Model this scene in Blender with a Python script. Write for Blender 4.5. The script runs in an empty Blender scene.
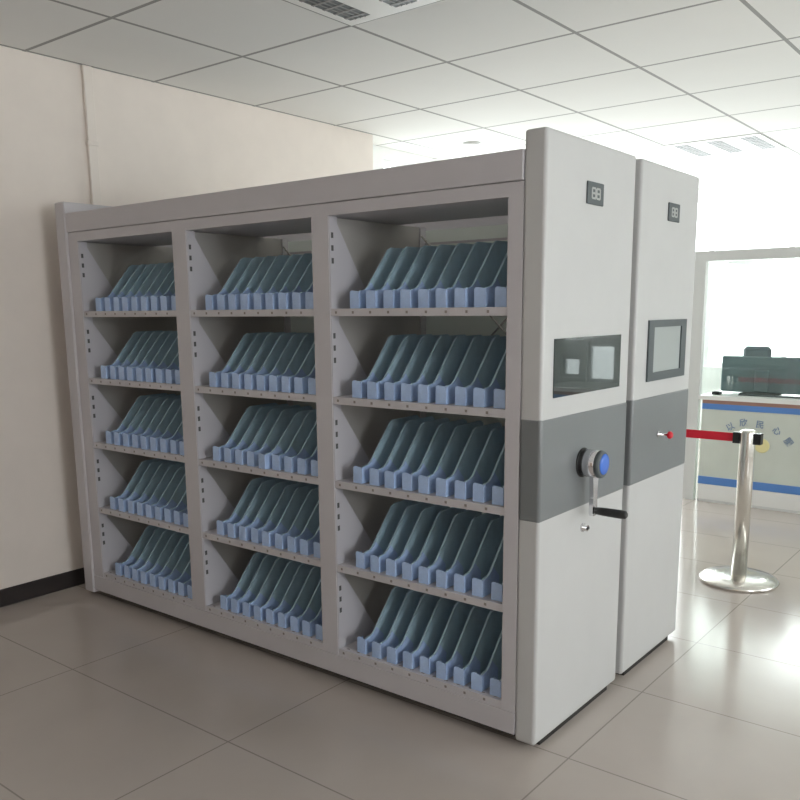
import bpy, math, random
from mathutils import Vector, Matrix

random.seed(7)
scene = bpy.context.scene
COL = scene.collection

# ------------------------------------------------------------------ camera
PITCH, YAW, ROLL = math.radians(-10.51), math.radians(38.37), math.radians(-0.53)
cam_data = bpy.data.cameras.new('camera')
cam = bpy.data.objects.new('camera', cam_data)
COL.objects.link(cam)
fw = Vector((-math.sin(YAW) * math.cos(PITCH), math.cos(YAW) * math.cos(PITCH), math.sin(PITCH)))
rt = fw.cross(Vector((0, 0, 1))).normalized()
up = rt.cross(fw)
rt2 = rt * math.cos(ROLL) + up * math.sin(ROLL)
up2 = up * math.cos(ROLL) - rt * math.sin(ROLL)
M = Matrix((rt2, up2, -fw)).transposed().to_4x4()
M.translation = Vector((1.4803, -2.5456, 1.6247))
cam.matrix_world = M
cam_data.sensor_width = 36.0
cam_data.lens = 839.6 / 800 * 36.0
cam_data.shift_y = 0.0812
cam_data.clip_start = 0.05
scene.camera = cam

# ------------------------------------------------------------------ world, lights, exposure
scene.view_settings.view_transform = 'Standard'
scene.view_settings.look = 'None'
scene.view_settings.gamma = 1.0
scene.view_settings.exposure = 0.75
scene.view_settings.use_curve_mapping = False
try:
    scene.cycles.use_denoising = True
    scene.cycles.max_bounces = 10
    scene.cycles.diffuse_bounces = 6
    scene.cycles.sample_clamp_indirect = 8.0
except Exception:
    pass

world = bpy.data.worlds.new('daylight')
world.use_nodes = True
world.node_tree.nodes['Background'].inputs[0].default_value = (0.95, 0.98, 1.0, 1)
world.node_tree.nodes['Background'].inputs[1].default_value = 2.6
scene.world = world

RX, FY, BY, LX, ZC = 4.9, 7.85, -4.6, -3.08, 3.0   # right wall, far wall, back wall, left wall, ceiling


def window_light(name, loc, direction, w, h, power, color=(1, 1, 1)):
    d = bpy.data.lights.new(name, 'AREA')
    d.shape = 'RECTANGLE'
    d.size, d.size_y = w, h
    d.energy = power
    d.color = color
    o = bpy.data.objects.new(name, d)
    o.location = loc
    o.rotation_euler = Vector(direction).to_track_quat('-Z', 'Z').to_euler()
    COL.objects.link(o)
    return o


# daylight arriving through each window, just outside its pane
window_light('daylight_far', (-1.55, FY + 0.22, 1.9), (0, -1, 0), 2.7, 2.0, 74, (0.97, 0.99, 1.0))
window_light('daylight_left', (-3.62, 5.35, 1.9), (1, 0, 0), 4.0, 2.0, 64, (0.97, 0.99, 1.0))
window_light('daylight_right', (RX + 0.22, 3.6, 1.75), (-1, 0, 0), 3.6, 1.9, 57, (1.0, 0.985, 0.96))
window_light('daylight_right_near', (RX + 0.22, -1.4, 2.1), (-1, 0, 0), 2.0, 1.2, 82, (0.975, 0.955, 1.0))


# ------------------------------------------------------------------ materials
def mat(name, color, rough=0.5, metal=0.0, spec=0.5, var=0.0, var_scale=6.0, bump=0.0, bump_scale=200.0, trans=0.0):
    m = bpy.data.materials.new(name)
    m.use_nodes = True
    nt = m.node_tree
    b = nt.nodes['Principled BSDF']
    b.inputs['Base Color'].default_value = (*color, 1)
    b.inputs['Roughness'].default_value = rough
    b.inputs['Metallic'].default_value = metal
    b.inputs['Specular IOR Level'].default_value = spec
    if var > 0 or bump > 0:
        tc = nt.nodes.new('ShaderNodeTexCoord')
    if var > 0:
        n = nt.nodes.new('ShaderNodeTexNoise')
        n.inputs['Scale'].default_value = var_scale
        n.inputs['Detail'].default_value = 4
        r = nt.nodes.new('ShaderNodeMapRange')
        r.inputs['From Min'].default_value = 0.3
        r.inputs['From Max'].default_value = 0.7
        r.inputs['To Min'].default_value = 1 - var
        r.inputs['To Max'].default_value = 1 + var
        mx = nt.nodes.new('ShaderNodeVectorMath')
        mx.operation = 'SCALE'
        mx.inputs[0].default_value = color
        nt.links.new(tc.outputs['Object'], n.inputs['Vector'])
        nt.links.new(n.outputs['Fac'], r.inputs['Value'])
        nt.links.new(r.outputs['Result'], mx.inputs['Scale'])
        nt.links.new(mx.outputs['Vector'], b.inputs['Base Color'])
    if bump > 0:
        n2 = nt.nodes.new('ShaderNodeTexNoise')
        n2.inputs['Scale'].default_value = bump_scale
        bp = nt.nodes.new('ShaderNodeBump')
        bp.inputs['Strength'].default_value = bump
        bp.inputs['Distance'].default_value = 0.002
        nt.links.new(tc.outputs['Object'], n2.inputs['Vector'])
        nt.links.new(n2.outputs['Fac'], bp.inputs['Height'])
        nt.links.new(bp.outputs['Normal'], b.inputs['Normal'])
    return m


def grid_mat(name, base, line, px, py, ox, oy, width, rough, var, coat=0.0, var_scale=3.0, spec=0.5):
    """flat tiles with thin joints, from object coordinates"""
    m = mat(name, base, rough, spec=spec)
    nt = m.node_tree
    b = nt.nodes['Principled BSDF']
    tc = nt.nodes.new('ShaderNodeTexCoord')
    sep = nt.nodes.new('ShaderNodeSeparateXYZ')
    nt.links.new(tc.outputs['Object'], sep.inputs[0])

    def mn(op, a, bb=None):
        n = nt.nodes.new('ShaderNodeMath')
        n.operation = op
        for i, v in enumerate((a, bb)):
            if v is None:
                continue
            if isinstance(v, (int, float)):
                n.inputs[i].default_value = v
            else:
                nt.links.new(v, n.inputs[i])
        return n.outputs[0]

    def line_mask(sock, off, per):
        t = mn('DIVIDE', mn('SUBTRACT', sock, off), per)
        d = mn('ABSOLUTE', mn('SUBTRACT', t, mn('ROUND', t)))
        return mn('LESS_THAN', mn('MULTIPLY', d, per), width / 2)
    mask = mn('MAXIMUM', line_mask(sep.outputs[0], ox, px), line_mask(sep.outputs[1], oy, py))
    n = nt.nodes.new('ShaderNodeTexNoise')
    n.inputs['Scale'].default_value = var_scale
    n.inputs['Detail'].default_value = 6
    nt.links.new(tc.outputs['Object'], n.inputs['Vector'])
    c1 = nt.nodes.new('ShaderNodeMix')
    c1.data_type = 'RGBA'
    c1.inputs[6].default_value = (*[c * (1 - var) for c in base], 1)
    c1.inputs[7].default_value = (*[min(1, c * (1 + var)) for c in base], 1)
    nt.links.new(n.outputs['Fac'], c1.inputs[0])
    c2 = nt.nodes.new('ShaderNodeMix')
    c2.data_type = 'RGBA'
    c2.inputs[7].default_value = (*line, 1)
    nt.links.new(mask, c2.inputs[0])
    nt.links.new(c1.outputs[2], c2.inputs[6])
    nt.links.new(c2.outputs[2], b.inputs['Base Color'])
    bp = nt.nodes.new('ShaderNodeBump')
    bp.inputs['Distance'].default_value = 0.002
    bp.inputs['Strength'].default_value = 0.5
    nt.links.new(mn('SUBTRACT', 1.0, mask), bp.inputs['Height'])
    nt.links.new(bp.outputs['Normal'], b.inputs['Normal'])
    b.inputs['Coat Weight'].default_value = coat
    b.inputs['Coat Roughness'].default_value = 0.06
    return m


def glass_mat(name, fac=0.06):
    m = bpy.data.materials.new(name)
    m.use_nodes = True
    nt = m.node_tree
    nt.nodes.clear()
    out = nt.nodes.new('ShaderNodeOutputMaterial')
    mix = nt.nodes.new('ShaderNodeMixShader')
    tr = nt.nodes.new('ShaderNodeBsdfTransparent')
    tr.inputs[0].default_value = (0.96, 0.98, 0.97, 1)
    gl = nt.nodes.new('ShaderNodeBsdfGlossy')
    gl.inputs['Roughness'].default_value = 0.02
    mix.inputs[0].default_value = fac
    nt.links.new(tr.outputs[0], mix.inputs[1])
    nt.links.new(gl.outputs[0], mix.inputs[2])
    nt.links.new(mix.outputs[0], out.inputs[0])
    return m


WALL = mat('wall_paint', (0.80, 0.73, 0.675), 0.8, var=0.02, bump=0.15)
WALLW = mat('white_wall_paint', (0.85, 0.86, 0.84), 0.8, var=0.02)
SKIRT = mat('dark_skirting_tile', (0.035, 0.03, 0.03), 0.3, var=0.15)
FLOOR = grid_mat('polished_floor_tile', (0.46, 0.41, 0.375), (0.28, 0.25, 0.23), 1.09, 0.68, 0.2, 0.73, 0.006, 0.16, 0.06, coat=0.0, spec=0.42)
CEIL = grid_mat('ceiling_tile', (0.80, 0.80, 0.78), (0.33, 0.33, 0.32), 0.8, 0.815, 0.14, 0.0, 0.022, 0.9, 0.02)
BODY = mat('grey_powder_coat', (0.53, 0.51, 0.535), 0.42, var=0.02, bump=0.1, bump_scale=500)
PANEL = mat('light_grey_powder_coat', (0.515, 0.515, 0.515), 0.38, var=0.015, bump=0.1, bump_scale=500)
BAND = mat('mid_grey_band', (0.175, 0.185, 0.192), 0.35, var=0.02)
HOLE = mat('slot_hole_dark', (0.10, 0.10, 0.10), 0.8)
HOLE2 = mat('rivet_hole_brown', (0.24, 0.21, 0.20), 0.8)
REAR = mat('pale_back_panel', (0.78, 0.84, 0.79), 0.5, var=0.02)
KICK = mat('dark_rail_gap', (0.02, 0.017, 0.015), 0.7)
PLATE = mat('teal_divider_plastic', (0.42, 0.585, 0.69), 0.45, var=0.06, var_scale=30)
LIP = mat('light_blue_divider_lip', (0.42, 0.56, 0.83), 0.45, var=0.05, var_scale=60)
SCREEN = mat('glossy_black_glass', (0.03, 0.04, 0.042), 0.02, spec=0.6)
BEZEL = mat('slate_bezel', (0.095, 0.11, 0.115), 0.5, spec=0.3)
BRACK = mat('bracket_lavender_grey', (0.53, 0.515, 0.55), 0.45)
INNER = mat('inner_panel_taupe', (0.44, 0.42, 0.40), 0.5, var=0.02)
SCREEN_GREY = mat('pale_grey_screen', (0.36, 0.39, 0.385), 0.5, spec=0.2)
TAGGREY = mat('label_paper_grey', (0.42, 0.43, 0.42), 0.6)
CHROME = mat('polished_chrome', (0.75, 0.75, 0.78), 0.14, metal=1.0)
STEEL = mat('brushed_stainless', (0.78, 0.76, 0.72), 0.2, metal=1.0, bump=0.05, bump_scale=80)
BLACK = mat('black_plastic', (0.012, 0.012, 0.012), 0.4)
BLUE = mat('blue_disc', (0.05, 0.16, 0.62), 0.2)
RED = mat('red_plastic', (0.65, 0.01, 0.03), 0.35)
BELT = mat('red_webbing', (0.68, 0.012, 0.035), 0.6, bump=0.3, bump_scale=300)
COUNTER = mat('pale_green_counter_front', (0.60, 0.64, 0.58), 0.4, var=0.03, var_scale=5)
CTOP = mat('white_counter_top', (0.80, 0.80, 0.78), 0.3)
BROWN = mat('brown_edge_strip', (0.33, 0.19, 0.15), 0.45)
CBLUE = mat('blue_stripe', (0.10, 0.24, 0.58), 0.4)
INK = mat('blue_grey_lettering', (0.22, 0.30, 0.42), 0.5)
YELLOW = mat('pale_yellow_emblem', (0.72, 0.66, 0.34), 0.5)
ALU = mat('grey_aluminium_frame', (0.66, 0.67, 0.66), 0.4)
MON = mat('monitor_slate', (0.13, 0.18, 0.19), 0.7, spec=0.2)
CHAIRB = mat('dark_chair_fabric', (0.07, 0.095, 0.105), 0.7)
WFRAME = mat('white_window_frame', (0.82, 0.82, 0.82), 0.4)
LWHITE = mat('lamp_white_metal', (0.83, 0.83, 0.81), 0.5)
LOUV = mat('louver_metal', (0.22, 0.22, 0.22), 0.5)
GLASS = glass_mat('clear_glass', 0.05)
PIPE = mat('trunking_plastic', (0.78, 0.715, 0.66), 0.5)
DOORM = mat('door_wood', (0.30, 0.18, 0.10), 0.45, var=0.15, var_scale=4)
CURTAIN = mat('white_curtain', (0.8, 0.82, 0.8), 0.9)


# ------------------------------------------------------------------ mesh helpers
class MB:
    def __init__(self):
        self.v, self.f, self.m, self.s = [], [], [], []

    def face(self, idx, mi=0, smooth=False):
        self.f.append(idx)
        self.m.append(mi)
        self.s.append(smooth)

    def box(self, x0, x1, y0, y1, z0, z1, mi=0, ch=0.0):
        if ch <= 0:
            n = len(self.v)
            self.v += [(x0, y0, z0), (x1, y0, z0), (x1, y1, z0), (x0, y1, z0), (x0, y0, z1), (x1, y0, z1), (x1, y1, z1), (x0, y1, z1)]
            for q in ((0, 3, 2, 1), (4, 5, 6, 7), (0, 1, 5, 4), (1, 2, 6, 5), (2, 3, 7, 6), (3, 0, 4, 7)):
                self.face([n + i for i in q], mi)
            return self
        # chamfered in all directions (rounded rect plan, three rings)
        c = min(ch, (x1 - x0) / 2.01, (y1 - y0) / 2.01, (z1 - z0) / 2.01)
        def ring(dx, z):
            a, b2, d, e = x0 + dx, x1 - dx, y0 + dx, y1 - dx
            k = c - dx if c - dx > 1e-6 else 0.0
            k = max(k, c * 0.35)
            return [(a + k, d, z), (b2 - k, d, z), (b2, d + k, z), (b2, e - k, z), (b2 - k, e, z), (a + k, e, z), (a, e - k, z), (a, d + k, z)]
        self.loft([ring(c, z0), ring(0, z0 + c), ring(0, z1 - c), ring(c, z1)], mi)
        return self

    def loft(self, rings, mi=0, smooth=False, cap=True):
        n = len(self.v)
        k = len(rings[0])
        for r in rings:
            self.v += [tuple(p) for p in r]
        for i in range(len(rings) - 1):
            for j in range(k):
                a, b = n + i * k + j, n + i * k + (j + 1) % k
                self.face([a, b, b + k, a + k], mi, smooth)
        if cap:
            self.face([n + j for j in range(k)][::-1], mi)
            self.face([n + (len(rings) - 1) * k + j for j in range(k)], mi)
        return self

    def lathe(self, c, prof, seg=32, axis='z', mi=0, smooth=True, sy=1.0):
        """prof: list of (radius, height) along axis"""
        rings = []
        for r, h in prof:
            ring = []
            for j in range(seg):
                a = 2 * math.pi * j / seg
                p, q = r * math.cos(a), r * math.sin(a) * sy
                if axis == 'z':
                    ring.append((c[0] + p, c[1] + q, c[2] + h))
                elif axis == 'x':
                    ring.append((c[0] + h, c[1] + p, c[2] + q))
                else:
                    ring.append((c[0] + q, c[1] + h, c[2] + p))
            rings.append(ring)
        return self.loft(rings, mi, smooth)

    def tube(self, pts, r, seg=12, mi=0):
        rings = []
        P = [Vector(p) for p in pts]
        for i, p in enumerate(P):
            d = (P[min(i + 1, len(P) - 1)] - P[max(i - 1, 0)]).normalized()
            a = d.cross(Vector((0, 0, 1)))
            if a.length < 1e-3:
                a = Vector((1, 0, 0))
            a.normalize()
            b = d.cross(a)
            rr = r[i] if isinstance(r, (list, tuple)) else r
            rings.append([p + a * rr * math.cos(2 * math.pi * j / seg) + b * rr * math.sin(2 * math.pi * j / seg) for j in range(seg)])
        return self.loft(rings, mi, True)

    def prism_x(self, prof, x0, x1, mi=0):
        """prof: (y,z) polygon extruded along x"""
        return self.loft([[(x0, y, z) for y, z in prof], [(x1, y, z) for y, z in prof]], mi)

    def prism_y(self, prof, y0, y1, mi=0):
        return self.loft([[(x, y0, z) for x, z in prof], [(x, y1, z) for x, z in prof]], mi)

    def build(self, name, mats, parent=None, bevel=0.0):
        me = bpy.data.meshes.new(name)
        me.from_pydata([tuple(p) for p in self.v], [], self.f)
        if not isinstance(mats, (list, tuple)):
            mats = [mats]
        for m in mats:
            me.materials.append(m)
        for p, mi, s in zip(me.polygons, self.m, self.s):
            p.material_index = mi
            p.use_smooth = s
        me.update()
        import bmesh
        bm = bmesh.new()
        bm.from_mesh(me)
        bmesh.ops.recalc_face_normals(bm, faces=bm.faces)
        bm.to_mesh(me)
        bm.free()
        o = bpy.data.objects.new(name, me)
        COL.objects.link(o)
        if parent is not None:
            o.parent = parent
        if bevel > 0:
            bv = o.modifiers.new('bevel', 'BEVEL')
            bv.width = bevel
            bv.segments = 3
            bv.limit_method = 'ANGLE'
            bv.harden_normals = False
            for p in me.polygons:
                p.use_smooth = True
            try:
                me.set_sharp_from_angle(angle=math.radians(50))
            except Exception:
                pass
        return o


def struct(name, mb, m, parent=None):
    o = mb.build(name, m, parent)
    if parent is None:
        o['kind'] = 'structure'
    return o


def tag(o, label, cat, group=None):
    o['label'] = label
    o['category'] = cat
    if group:
        o['group'] = group
    return o


def empty(name, loc, label, cat, group=None):
    o = bpy.data.objects.new(name, None)
    o.location = loc
    o.empty_display_size = 0.1
    COL.objects.link(o)
    return tag(o, label, cat, group)


# ------------------------------------------------------------------ room
struct('floor', MB().box(LX - 0.5, RX + 0.2, BY - 0.2, FY + 0.2, -0.1, 0), FLOOR)
struct('ceiling', MB().box(LX - 0.5, RX + 0.2, BY - 0.2, FY + 0.2, ZC, ZC + 0.1), CEIL)
struct('wall_left', MB().box(LX - 0.26, LX, BY - 0.2, 2.9, 0, ZC), WALL)
struct('wall_back', MB().box(LX, RX, BY - 0.2, BY, 0, ZC), WALL)
struct('baseboard_left', MB().box(LX, LX + 0.012, BY, 2.9, 0, 0.1, ch=0.004), SKIRT)
struct('baseboard_back', MB().box(LX + 0.012, RX, BY, BY + 0.012, 0, 0.1, ch=0.004), SKIRT)

win_n = [0]


def wall_with_windows(name, axis, pos, thick, a0, a1, openings, m):
    """axis 'x': the wall lies in a plane x = pos and runs along y; 'y' the other way. thick is signed outward"""
    mb = MB()

    def b(u0, u1, z0, z1, p0=pos, p1=pos + thick, mi=0, target=mb):
        lo, hi = min(p0, p1), max(p0, p1)
        if axis == 'x':
            target.box(lo, hi, u0, u1, z0, z1, mi)
        else:
            target.box(u0, u1, lo, hi, z0, z1, mi)
    cur = a0
    for (u0, u1, z0, z1, nm) in sorted(openings):
        b(cur, u0, 0, ZC)
        b(u0, u1, 0, z0)
        b(u0, u1, z1, ZC)
        cur = u1
    b(cur, a1, 0, ZC)
    struct(name, mb, m)
    s = 1 if thick > 0 else -1
    for (u0, u1, z0, z1, nm) in sorted(openings):
        win_n[0] += 1
        fr = MB()
        t = 0.045
        p0, p1 = pos + s * 0.06, pos + s * 0.12
        b(u0, u0 + t, z0, z1, p0, p1, target=fr)
        b(u1 - t, u1, z0, z1, p0, p1, target=fr)
        b(u0 + t, u1 - t, z0, z0 + t, p0, p1, target=fr)
        b(u0 + t, u1 - t, z1 - t, z1, p0, p1, target=fr)
        for k in range(1, nm):
            c = u0 + (u1 - u0) * k / nm
            b(c - 0.03, c + 0.03, z0 + t, z1 - t, p0, p1, target=fr)
        w = struct('window_%d' % win_n[0], fr, WFRAME)
        pn = MB()
        b(u0 + t, u1 - t, z0 + t, z1 - t, pos + s * 0.088, pos + s * 0.092, target=pn)
        pn.build('pane', GLASS, w)


wall_with_windows('wall_far', 'y', FY, 0.2, LX - 0.26, RX,
                  [(-2.9, -0.2, 0.9, 2.9, 3), (3.33, 3.74, 0.64, 1.16, 1), (3.82, 4.12, 0.69, 0.98, 1)], WALLW)
wall_with_windows('wall_left_far', 'x', LX - 0.26, -0.2, 2.9, FY, [(3.35, 7.35, 0.9, 2.92, 4)], WALLW)
wall_with_windows('wall_right', 'x', RX, 0.2, BY, FY, [(1.8, 5.4, 0.8, 2.7, 3), (-2.4, -0.4, 0.9, 2.6, 2)], WALLW)

# door in the wall behind the camera
dm = MB().box(1.2, 2.1, BY, BY + 0.04, 0, 2.1, ch=0.006)
dr = struct('door_1', dm, DOORM)
MB().box(1.12, 1.2, BY, BY + 0.06, 0, 2.18).box(2.1, 2.18, BY, BY + 0.06, 0, 2.18).box(1.2, 2.1, BY, BY + 0.06, 2.1, 2.18).build('door_frame', DOORM, dr)
MB().lathe((1.28, BY + 0.04, 1.02), [(0.02, 0), (0.02, 0.02), (0.01, 0.022), (0.01, 0.05), (0.024, 0.055), (0.024, 0.075), (0.01, 0.08)], 20, 'y').build('door_handle', CHROME, dr)

# cable trunking on the left wall
ct = empty('cable_trunking', (LX, 0.365, 0.0), 'thin cream vertical cable trunking on the left wall above the cabinets', 'cable trunking')
MB().box(0, 0.022, -0.03, 0.03, 0.1, ZC, ch=0.004).build('trunk', PIPE, ct)
for z in (1.25, 2.58):
    MB().box(0, 0.027, -0.036, 0.036, z - 0.012, z + 0.012, ch=0.003).build('coupling', PIPE, ct)

# ceiling: louvred lights and detector
def ceiling_light(x0, y0, label):
    t = empty('ceiling_light', (x0, y0, ZC), label, 'ceiling light', 'louvred lights set into the ceiling')
    w, l = 0.8, 0.815
    f = MB()
    xs = [0.0]
    slots = [(0.055, 0.185), (0.335, 0.465), (0.615, 0.745)]
    cur = 0.01
    for a, b in slots:
        f.box(cur, a, 0.01, l - 0.01, -0.006, -0.0005)
        f.box(a, b, 0.01, 0.07, -0.006, -0.0005)
        f.box(a, b, l - 0.07, l - 0.01, -0.006, -0.0005)
        cur = b
    f.box(cur, w - 0.01, 0.01, l - 0.01, -0.006, -0.0005)
    f.build('lamp_frame', LWHITE, t)
    for a, b in slots:
        g = MB()
        g.box(a, b, 0.07, l - 0.07, -0.005, -0.001, 1)
        n = 9
        for i in range(n):
            y = 0.07 + (l - 0.14) * (i + 0.5) / n
            g.box(a, b, y - 0.008, y + 0.008, -0.008, -0.005, 0)
        for x in (a + 0.035, (a + b) / 2, b - 0.035):
            g.box(x - 0.003, x + 0.003, 0.07, l - 0.07, -0.0075, -0.005, 0)
        g.build('louver', [LOUV, BEZEL], t)
    return t


ceiling_light(-1.46, 4.89, 'square ceiling light with three dark louvres above the glass counter')
ceiling_light(-1.46, 0.0, 'louvred ceiling light at the top edge above the nearer cabinet')
tag(MB().lathe((-2.66, 3.7, ZC), [(0.075, 0), (0.075, -0.010), (0.06, -0.020), (0.03, -0.028), (0.012, -0.030)], 28).build('smoke_detector', ALU),
    'small round grey smoke detector on the ceiling over the cabinets', 'smoke detector')

# ------------------------------------------------------------------ cabinets
BAYS = [(-2.70, -1.894), (-1.793, -0.982), (-0.891, -0.057)]
SHELF_Z = [1.629, 1.271, 0.916, 0.548, 0.166]
ZO, ZF, ZT, ZP = 1.994, 2.044, 2.142, 2.203
L = 2.79


def cabinet(name, y_front, depth, label, mirrored=False):
    """built with its open face at y = 0 and its depth along +y, then mirrored if its open side looks away"""
    root = empty(name, (0, y_front, 0), label, 'mobile shelving cabinet', None)
    s = -1 if mirrored else 1
    off = depth if mirrored else 0.0

    def Y(a, b):
        a, b = off + s * a, off + s * b
        return (min(a, b), max(a, b))
    D = depth - 0.03
    posts = [(-L, BAYS[0][0]), (BAYS[0][1], BAYS[1][0]), (BAYS[1][1], BAYS[2][0]), (BAYS[2][1], 0)]
    slots_for = SHELF_Z
    tops = [ZO] + [z - 0.034 for z in SHELF_Z[:-1]]
    for i, (a, b) in enumerate(posts):
        u = MB()
        # front face strip and return into the bay
        u.box(a, b, *Y(0.0, 0.03), SHELF_Z[-1] - 0.03, ZO)
        u.box(b - 0.014, b, *Y(0.03, 0.055), SHELF_Z[-1], ZO)
        u.box(a, a + 0.014, *Y(0.03, 0.055), SHELF_Z[-1], ZO)
        for k, zt in enumerate(tops):
            zz = zt - 0.075
            for j in range(3):
                z0 = zz - j * 0.05
                if i < 3:
                    u.box(b + 0.0047, b + 0.0052, *Y(0.012, 0.025), z0 - 0.011, z0 + 0.011, 1)
        u.build('upright', [BODY, HOLE], root)
        c = (a + b) / 2
        MB().box(c - 0.02, c + 0.02, *Y(D - 0.04, D), 0.1, ZO).build('rear_upright', BODY, root)
        MB().box(c - 0.012, c + 0.012, *Y(0.03, D - 0.04), 0.1, ZO).build('side_panel', INNER, root)
    for bi, (x0, x1) in enumerate(BAYS):
        for k, z in enumerate(SHELF_Z):
            sh = MB()
            xa, xb = x0 + 0.0005, x1 - 0.0005
            sh.box(xa - 0.03, xb + 0.03, *Y(0.06, 0.56), z - 0.025, z)
            sh.box(xa, xb, *Y(0.004, 0.06), z - 0.03, z)
            n = 9
            for j in range(n):
                x = x0 + 0.03 + 0.0905 * j * (x1 - x0) / 0.834
                if mirrored:
                    continue
                sh.box(x - 0.005, x + 0.005, 0.003, 0.004, z - 0.02, z - 0.010, 1)
            if k == 4 and not mirrored:
                for j in range(14):
                    x = x0 + 0.04 + (x1 - x0 - 0.08) * j / 13
                    sh.box(x - 0.008, x + 0.008, 0.02, 0.028, z, z + 0.0008, 1)
            so = sh.build('shelf', [BODY, HOLE2], root)
            zt = tops[k]
            if not mirrored:
                for xx in (x0, x1):
                    e = 1 if xx == x0 else -1
                    xo = xx + e * 0.0005
                    g = MB().prism_x([(0.004, z), (0.27, z), (0.035, zt - 0.006), (0.004, zt - 0.006)], min(xo, xo + e * 0.004), max(xo, xo + e * 0.004))
                    g.build('bracket', BRACK, so)
    MB().box(-L, 0, *Y(-0.006, 0.03), ZF, ZT, ch=0.002).box(-L, 0, *Y(0, 0.03), ZO, ZF - 0.003).build('top_fascia', BODY, root)
    MB().box(-L, 0, *Y(0.03, 0.52), ZO + 0.003, ZO + 0.02).build('top_board', BODY, root)
    MB().box(-L, 0, *Y(D - 0.03, D), ZT - 0.03, ZT).build('rear_rail', BODY, root)
    MB().box(-L, 0, *Y(D - 0.012, D - 0.006), 1.915, 1.925).build('tie_rod', BODY, root)
    MB().box(-L, 0, *Y(-0.003, 0.03), 0.05, SHELF_Z[-1] - 0.031).box(-L, 0, *Y(D - 0.03, D), 0.03, 0.1).build('base_plinth', BODY, root)
    MB().box(-L, 0.07, *Y(0.07, D - 0.03), 0.0, 0.03).build('rail_carriage', KICK, root)
    MB().box(-L - 0.09, -L, *Y(-0.012, depth - 0.005), 0.03, ZP, ch=0.006).build('end_plate', BODY, root)
    if mirrored:
        MB().box(-L, 0, *Y(D, D + 0.004), 0.1, ZO).build('back_panel', REAR, root)
    else:
        for x0, x1 in BAYS:
            for (za, zb) in ((1.15, 1.95), (0.3, 1.1)):
                MB().tube([(x0, D - 0.052, za), (x1, D - 0.052, zb)], 0.005, 8).build('cross_brace', STEEL, root)
                MB().tube([(x0, D - 0.064, zb), (x1, D - 0.064, za)], 0.005, 8).build('cross_brace', STEEL, root)
    # wide end panel facing the aisle
    ep = MB().box(0.0, 0.0844, 0, depth, 0.027, ZP).build('end_panel', PANEL, root, bevel=0.012)
    bd = MB().box(0.0, 0.0859, -0.0015, depth + 0.0015, 0.875, 1.249).build('accent_band', BAND, ep, bevel=0.012)
    return root, ep


D1 = 0.72
cab1, ep1 = cabinet('shelving_cabinet', 0.0, D1, 'nearer grey shelving cabinet with three open bays and a crank on its end panel')
cab2, ep2 = cabinet('shelving_cabinet', 0.778, 0.657, 'farther grey shelving cabinet whose end panel has a square pale screen and no crank', True)


def label_holder(ep, y0, y1, z0, z1):
    X = 0.0844
    h = MB().box(X, X + 0.006, y0, y1, z0, z1, ch=0.002).build('label_holder', BEZEL, ep)
    yc, zc = (y0 + y1) / 2, (z0 + z1) / 2
    w, hh = (y1 - y0), (z1 - z0)
    g = MB()
    # two blurred characters made of strokes
    for cx in (yc - w * 0.13, yc + w * 0.15):
        a = w * 0.105
        b = hh * 0.22
        for t in (-1, 0, 1):
            g.box(X + 0.006, X + 0.0068, cx - a, cx + a, zc + t * b - 0.0035, zc + t * b + 0.0035)
        for t in (-1, 1):
            g.box(X + 0.006, X + 0.0068, cx + t * a - 0.004, cx + t * a + 0.004, zc - b, zc + b)
    g.build('label_text', TAGGREY, ep)


label_holder(ep1, 0.293, 0.424, 1.987, 2.065)
label_holder(ep2, 1.064 - 0.778, 1.19 - 0.778, 1.984, 2.060)
for o in list(ep2.children):
    pass

# flat glass screen on the nearer cabinet
X = 0.0844
scr = MB().box(X, X + 0.004, 0.080, 0.628, 1.314, 1.519).build('touch_screen', SCREEN, cab1)
# pale square screen in a slate bezel on the farther one
o2 = 0.778
sb = MB()
ya, yb, za, zb = 0.904 - o2, 1.340 - o2, 1.311, 1.569
sb.box(X, X + 0.008, ya, yb, zb - 0.030, zb).box(X, X + 0.008, ya, yb, za, za + 0.036)
sb.box(X, X + 0.008, ya, ya + 0.056, za + 0.036, zb - 0.030).box(X, X + 0.008, yb - 0.06, yb, za + 0.036, zb - 0.030)
sbo = sb.build('touch_screen', BEZEL, cab2)
sbo['label'] = 'square screen in a slate bezel'
MB().box(X, X + 0.002, ya + 0.056, yb - 0.06, za + 0.036, zb - 0.030).build('display', SCREEN_GREY, sbo)

# crank on the nearer cabinet
XB = 0.0859
hub = MB()
hub.lathe((XB, 0.326, 1.050), [(0.056, 0), (0.056, 0.005), (0.050, 0.006)], 40, 'x', 1)
hub.lathe((XB, 0.326, 1.050), [(0.052, 0.005), (0.052, 0.066), (0.049, 0.068)], 40, 'x', 0)
hub.lathe((XB, 0.326, 1.050), [(0.0515, 0.068), (0.0525, 0.078), (0.050, 0.084), (0.046, 0.086)], 40, 'x', 2)
crank = hub.build('crank', [CHROME, BLACK, BEZEL], cab1)
MB().lathe((XB, 0.330, 1.051), [(0.040, 0.085), (0.038, 0.0885), (0.020, 0.0895)], 36, 'x').build('hub_disc', BLUE, crank)
XA = XB + 0.050
arm = MB()
arm.loft([[(XA - 0.008, 0.323 - w, z), (XA + 0.008, 0.323 - w, z), (XA + 0.008, 0.323 + w, z), (XA - 0.008, 0.323 + w, z)] for z, w in ((1.01, 0.024), (0.97, 0.020), (0.92, 0.017), (0.885, 0.019), (0.862, 0.019), (0.852, 0.012))])
arm.build('crank_arm', CHROME, crank)
MB().lathe((XA + 0.008, 0.323, 0.872), [(0.010, 0), (0.0135, 0.004), (0.0155, 0.03), (0.0165, 0.10), (0.015, 0.122), (0.008, 0.128)], 24, 'x').build('grip', BLACK, crank)

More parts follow.
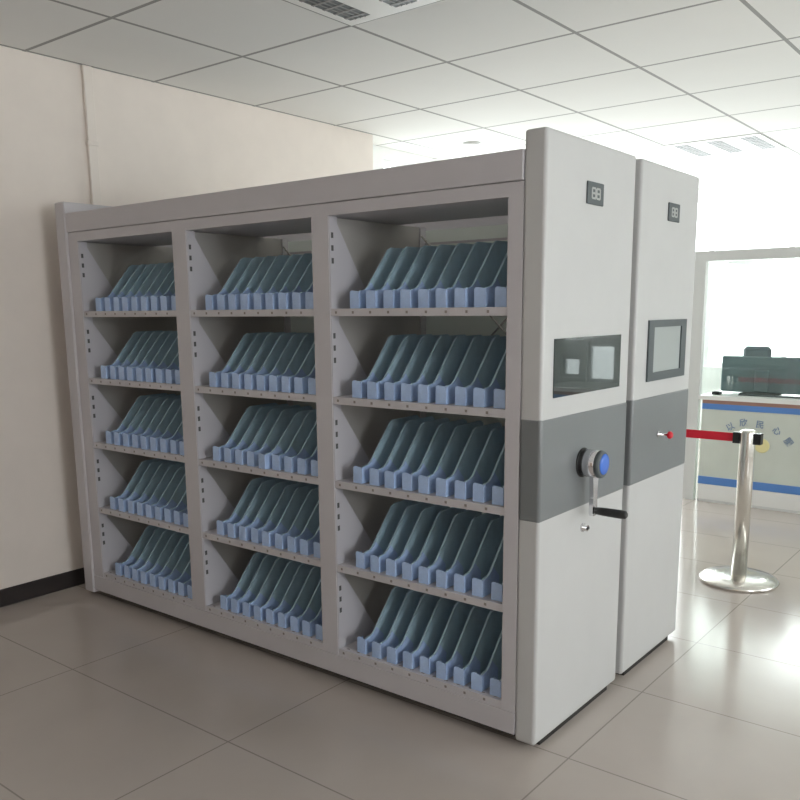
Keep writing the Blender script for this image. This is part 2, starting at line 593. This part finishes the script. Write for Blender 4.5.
lk = MB().lathe((X, 0.345, 0.793), [(0.017, 0), (0.017, 0.006), (0.012, 0.007), (0.012, 0.022)], 20, 'x').build('lock', CHROME, cab1)
MB().box(X + 0.022, X + 0.026, 0.337, 0.353, 0.788, 0.798).build('keyway', BLACK, lk)
lk2 = MB().lathe((XB, 1.066 - o2, 1.068), [(0.013, 0), (0.013, 0.006), (0.006, 0.007), (0.006, 0.045)], 20, 'x').build('lock', CHROME, cab2)
MB().lathe((XB, 1.066 - o2, 1.068), [(0.008, 0.045), (0.016, 0.048), (0.017, 0.058), (0.010, 0.066)], 20, 'x').build('red_cap', RED, lk2)

# ------------------------------------------------------------------ file dividers, one by one
def divider_prototype():
    th = 0.008
    prof = [(0.030, 0.0), (0.030, 0.062), (0.036, 0.070), (0.066, 0.073), (0.084, 0.085), (0.215, 0.236), (0.235, 0.245), (0.40, 0.247), (0.418, 0.235), (0.42, 0.0)]
    pl = MB().prism_x(prof, -th, 0).build('plate', PLATE)
    lip = MB()
    w = 0.047
    # low front lip with rounded upper corners
    out = [(-w, 0.0), (0.0008, 0.0), (0.0008, 0.066)]
    r = 0.010
    for i in range(5):
        a = math.radians(90 * i / 4)
        out.append((-w + r - r * math.sin(a), 0.0705 - r + r * math.cos(a)))
    lip.prism_y(out, 0.024, 0.0298)
    # side return of the lip and the little gusset rising to the slanted edge
    lip.box(-w, -w + 0.003, 0.0298, 0.062, 0.0, 0.060)
    lip.prism_x([(0.0298, 0.0), (0.0298, 0.0655), (0.038, 0.069), (0.066, 0.0735), (0.084, 0.0855), (0.100, 0.102), (0.145, 0.055), (0.145, 0.0)], 0.0, 0.0008)
    lp = lip.build('front_lip', LIP)
    return pl, lp


def copy_tree(root, name_label):
    r = root.copy()
    COL.objects.link(r)
    for ch in list(root.children):
        c = ch.copy()
        COL.objects.link(c)
        c.parent = r
    r['label'] = name_label
    return r


ORD = ['first', 'second', 'third', 'fourth', 'fifth', 'sixth', 'seventh', 'eighth', 'ninth']
ROWN = ['top', 'second', 'middle', 'fourth', 'bottom']
BAYN = ['far left bay', 'middle bay', 'right-hand bay']
protos = None
for bi, (x0, x1) in enumerate(BAYS):
    w = x1 - x0
    pitch = (w - 0.087 - 0.070) / 8
    for k, z in enumerate(SHELF_Z):
        for j in range(9):
            lab = 'blue slanted file divider, %s from left on the %s shelf, %s' % (ORD[j], ROWN[k], BAYN[bi])
            x = x0 + 0.090 + 0.047 + pitch * j
            if x > x1 - 0.006:
                x = x1 - 0.006
            y = random.uniform(-0.003, 0.004)
            rz = math.radians(random.uniform(-0.8, 0.8))
            if bi == 1 and k == 2 and j == 4:
                x += 0.006; y = -0.018; rz = math.radians(-6)
                lab = 'file divider pulled askew, fifth from left on the middle shelf, middle bay'
            if protos is None:
                root = empty('file_divider', (0, 0, 0), lab, 'file divider', 'file dividers standing on the shelves')
                for p in divider_prototype():
                    p.parent = root
                protos = root
                o = root
            else:
                o = copy_tree(protos, lab)
            o.location = (x, y, z + 0.0005)
            o.rotation_euler = (0, 0, rz)

# ------------------------------------------------------------------ counter with glass partition
CY = 4.5
XL, XR = -0.87, 2.6
ctr = empty('service_counter', (0.9, CY, 0), 'long pale service counter with blue stripes and lettering behind the belt post', 'counter')
E0 = Vector((0.9, CY, 0))


def cbox(x0, x1, y0, y1, z0, z1, **k):
    return (x0 - E0.x, x1 - E0.x, y0 - E0.y, y1 - E0.y, z0, z1)


MB().box(*cbox(XL, XR, CY, CY + 0.55, 0.02, 0.862)).build('counter_body', COUNTER, ctr)
MB().box(*cbox(XL - 0.033, XR, CY - 0.012, CY + 0.68, 0.862, 0.895)).build('counter_top', CTOP, ctr)
MB().box(*cbox(XL, XR, CY - 0.006, CY, 0.832, 0.862)).build('edge_strip', BROWN, ctr)
MB().box(*cbox(XL, XR, CY - 0.006, CY, 0.785, 0.832)).build('stripe', CBLUE, ctr)
MB().box(*cbox(XL, XR, CY - 0.006, CY, 0.150, 0.215)).build('stripe', CBLUE, ctr)
MB().box(*cbox(XL, XR, CY - 0.006, CY, 0.02, 0.148)).build('kick_board', CTOP, ctr)
MB().box(*cbox(XL, XR, CY - 0.004, CY + 0.4, 0.0, 0.02)).build('toe_strip', ALU, ctr)
MB().lathe((-0.375 - E0.x, CY - E0.y - 0.004, 0.515), [(0.058, 0.004), (0.058, 0), (0.05, -0.001)], 28, 'y').build('emblem', YELLOW, ctr)


def glyph(ch, x, z, size, rot):
    cu = bpy.data.curves.new('glyph', 'FONT')
    cu.body = ch
    cu.size = size
    cu.align_x = 'CENTER'
    cu.align_y = 'CENTER'
    cu.extrude = 0.001
    cu.offset = 0.0012
    t = bpy.data.objects.new('glyph', cu)
    COL.objects.link(t)
    dg = bpy.context.evaluated_depsgraph_get()
    me = bpy.data.meshes.new_from_object(t.evaluated_get(dg))
    bpy.data.objects.remove(t)
    me.materials.clear()
    me.materials.append(INK)
    o = bpy.data.objects.new('lettering', me)
    COL.objects.link(o)
    o.parent = ctr
    o.location = (x - E0.x, -0.003, z)
    o.rotation_euler = (math.pi / 2, rot, 0)
    return o


for ch, x, z, r in (('以', -0.632, 0.647, -32), ('欣', -0.530, 0.688, -8), ('民', -0.402, 0.682, 6), ('心', -0.272, 0.642, 26), ('服', -0.180, 0.562, 48)):
    glyph(ch, x, z, 0.066, math.radians(r))

part = empty('glass_partition', (0.9, CY, 0), 'grey framed glass partition standing over the service counter', 'glass partition')
pf = MB()
pf.box(*cbox(-1.0, XL - 0.035, CY + 0.0, CY + 0.06, 0.0, 1.985))
pf.build('post', ALU, part)
MB().box(*cbox(XR, XR + 0.12, CY, CY + 0.12, 0.0, 1.985)).build('post', ALU, part)
MB().box(*cbox(-1.0, XR + 0.12, CY, CY + 0.14, 1.985, 2.065)).build('top_beam', ALU, part)
MB().box(*cbox(-0.94, -0.86, CY + 0.141, FY - 0.001, 1.985, 2.055)).build('side_beam', ALU, part)
MB().box(*cbox(XL - 0.034, XR, CY + 0.045, CY + 0.053, 0.896, 1.985)).build('glass_pane', GLASS, part)
MB().box(*cbox(-0.904, -0.896, CY + 0.061, FY - 0.001, 0.005, 1.984)).build('glass_pane', GLASS, part)

# monitor seen from behind on the counter
mon = empty('monitor', (-0.50, 4.85, 0.896), 'dark wide computer monitor on the counter behind the glass', 'monitor')
MB().box(-0.335, 0.335, -0.02, 0.02, 0.012, 0.312, ch=0.008).build('monitor_casing', MON, mon)
MB().box(-0.325, 0.325, 0.02, 0.0215, 0.025, 0.30).build('screen', BEZEL, mon)
MB().box(-0.055, 0.055, -0.045, -0.02, 0.02, 0.20, ch=0.006).build('stand_neck', MON, mon)
MB().box(-0.15, 0.15, -0.12, 0.05, 0.0, 0.012, ch=0.004).build('stand_foot', BLACK, mon)
kb = tag(MB().box(-0.63, -0.15, 4.64, 4.70, 0.896, 0.906, ch=0.003).build('ruler_tray', BEZEL), 'long thin dark tray on the counter in front of the monitor', 'tray')
kb.name = 'pen_tray'
cr = empty('card_reader', (-0.80, 4.63, 0.896), 'small black card reader at the left end of the counter', 'card reader')
MB().box(-0.035, 0.035, -0.03, 0.03, 0, 0.026, ch=0.006).build('reader_body', BLACK, cr)
MB().box(-0.02, 0.02, -0.015, 0.015, 0.026, 0.028).build('reader_window', BEZEL, cr)

# office chair behind the counter
chx, chy = -0.79, 5.42
oc = empty('office_chair', (chx, chy, 0), 'dark high-backed office chair showing its top above the monitor', 'office chair')
MB().box(-0.25, 0.25, -0.24, 0.24, 0.45, 0.53, ch=0.03).build('seat', CHAIRB, oc)
MB().loft([[(-w, y0, z), (w, y0, z), (w, y0 + 0.06, z), (-w, y0 + 0.06, z)] for z, w, y0 in ((0.55, 0.20, 0.22), (0.8, 0.23, 0.25), (1.05, 0.21, 0.27), (1.10, 0.18, 0.275))]).build('backrest', CHAIRB, oc, bevel=0.02)
MB().box(-0.125, 0.125, 0.25, 0.31, 1.11, 1.255, ch=0.03).build('headrest', CHAIRB, oc)
MB().box(-0.03, 0.03, 0.285, 0.30, 1.08, 1.15).build('headrest_stem', BLACK, oc)
MB().lathe((0, 0, 0), [(0.03, 0.10), (0.03, 0.45)], 16).build('gas_lift', CHROME, oc)
for s in (-1, 1):
    MB().tube([(s * 0.24, 0.0, 0.49), (s * 0.29, 0.0, 0.52), (s * 0.29, 0.0, 0.68), (s * 0.29, -0.12, 0.70), (s * 0.29, 0.12, 0.70)], 0.018, 10).build('armrest', BLACK, oc)
for i in range(5):
    a = 2 * math.pi * i / 5
    lg = MB().tube([(0, 0, 0.11), (0.28 * math.cos(a), 0.28 * math.sin(a), 0.07)], [0.03, 0.018], 10).build('leg', BLACK, oc)
    MB().lathe((0.28 * math.cos(a), 0.28 * math.sin(a) - 0.02, 0.028), [(0.027, 0), (0.028, 0.02), (0.027, 0.04)], 16, 'y').build('caster', BLACK, lg)

# ------------------------------------------------------------------ belt posts
def belt_post(x, y, label, group):
    t = empty('belt_post', (x, y, 0), label, 'belt barrier post', group)
    MB().lathe((0, 0, 0), [(0.222, 0), (0.227, 0.012), (0.22, 0.022), (0.20, 0.034), (0.12, 0.044), (0.05, 0.050)], 56).build('base', STEEL, t)
    MB().lathe((0, 0, 0), [(0.044, 0.050), (0.044, 0.90), (0.041, 0.912), (0.030, 0.916)], 40).build('post', STEEL, t)
    for a in (0, 180):
        h = MB()
        h.loft([[(r0 * math.cos(math.radians(a)) + 0, w * 1.0, z0) for (w, z0) in ((-0.026, 0.836), (0.026, 0.836), (0.026, 0.900), (-0.026, 0.900))] for r0 in (0.040, 0.078)])
        hc = h.build('belt_clip', BLACK, t)
        hc.data.materials[0] = BLACK
    return t


bp1 = belt_post(0.07, 2.50, 'polished steel belt post on a round base with a red belt leading left', 'belt barrier posts')
MB().box(-1.30, -0.08, -0.0015, 0.0015, 0.842, 0.892).build('belt', BELT, bp1)
bp2 = belt_post(0.085 - 1.38, 2.50, 'steel belt post behind the cabinets at the far end of the red belt', 'belt barrier posts')
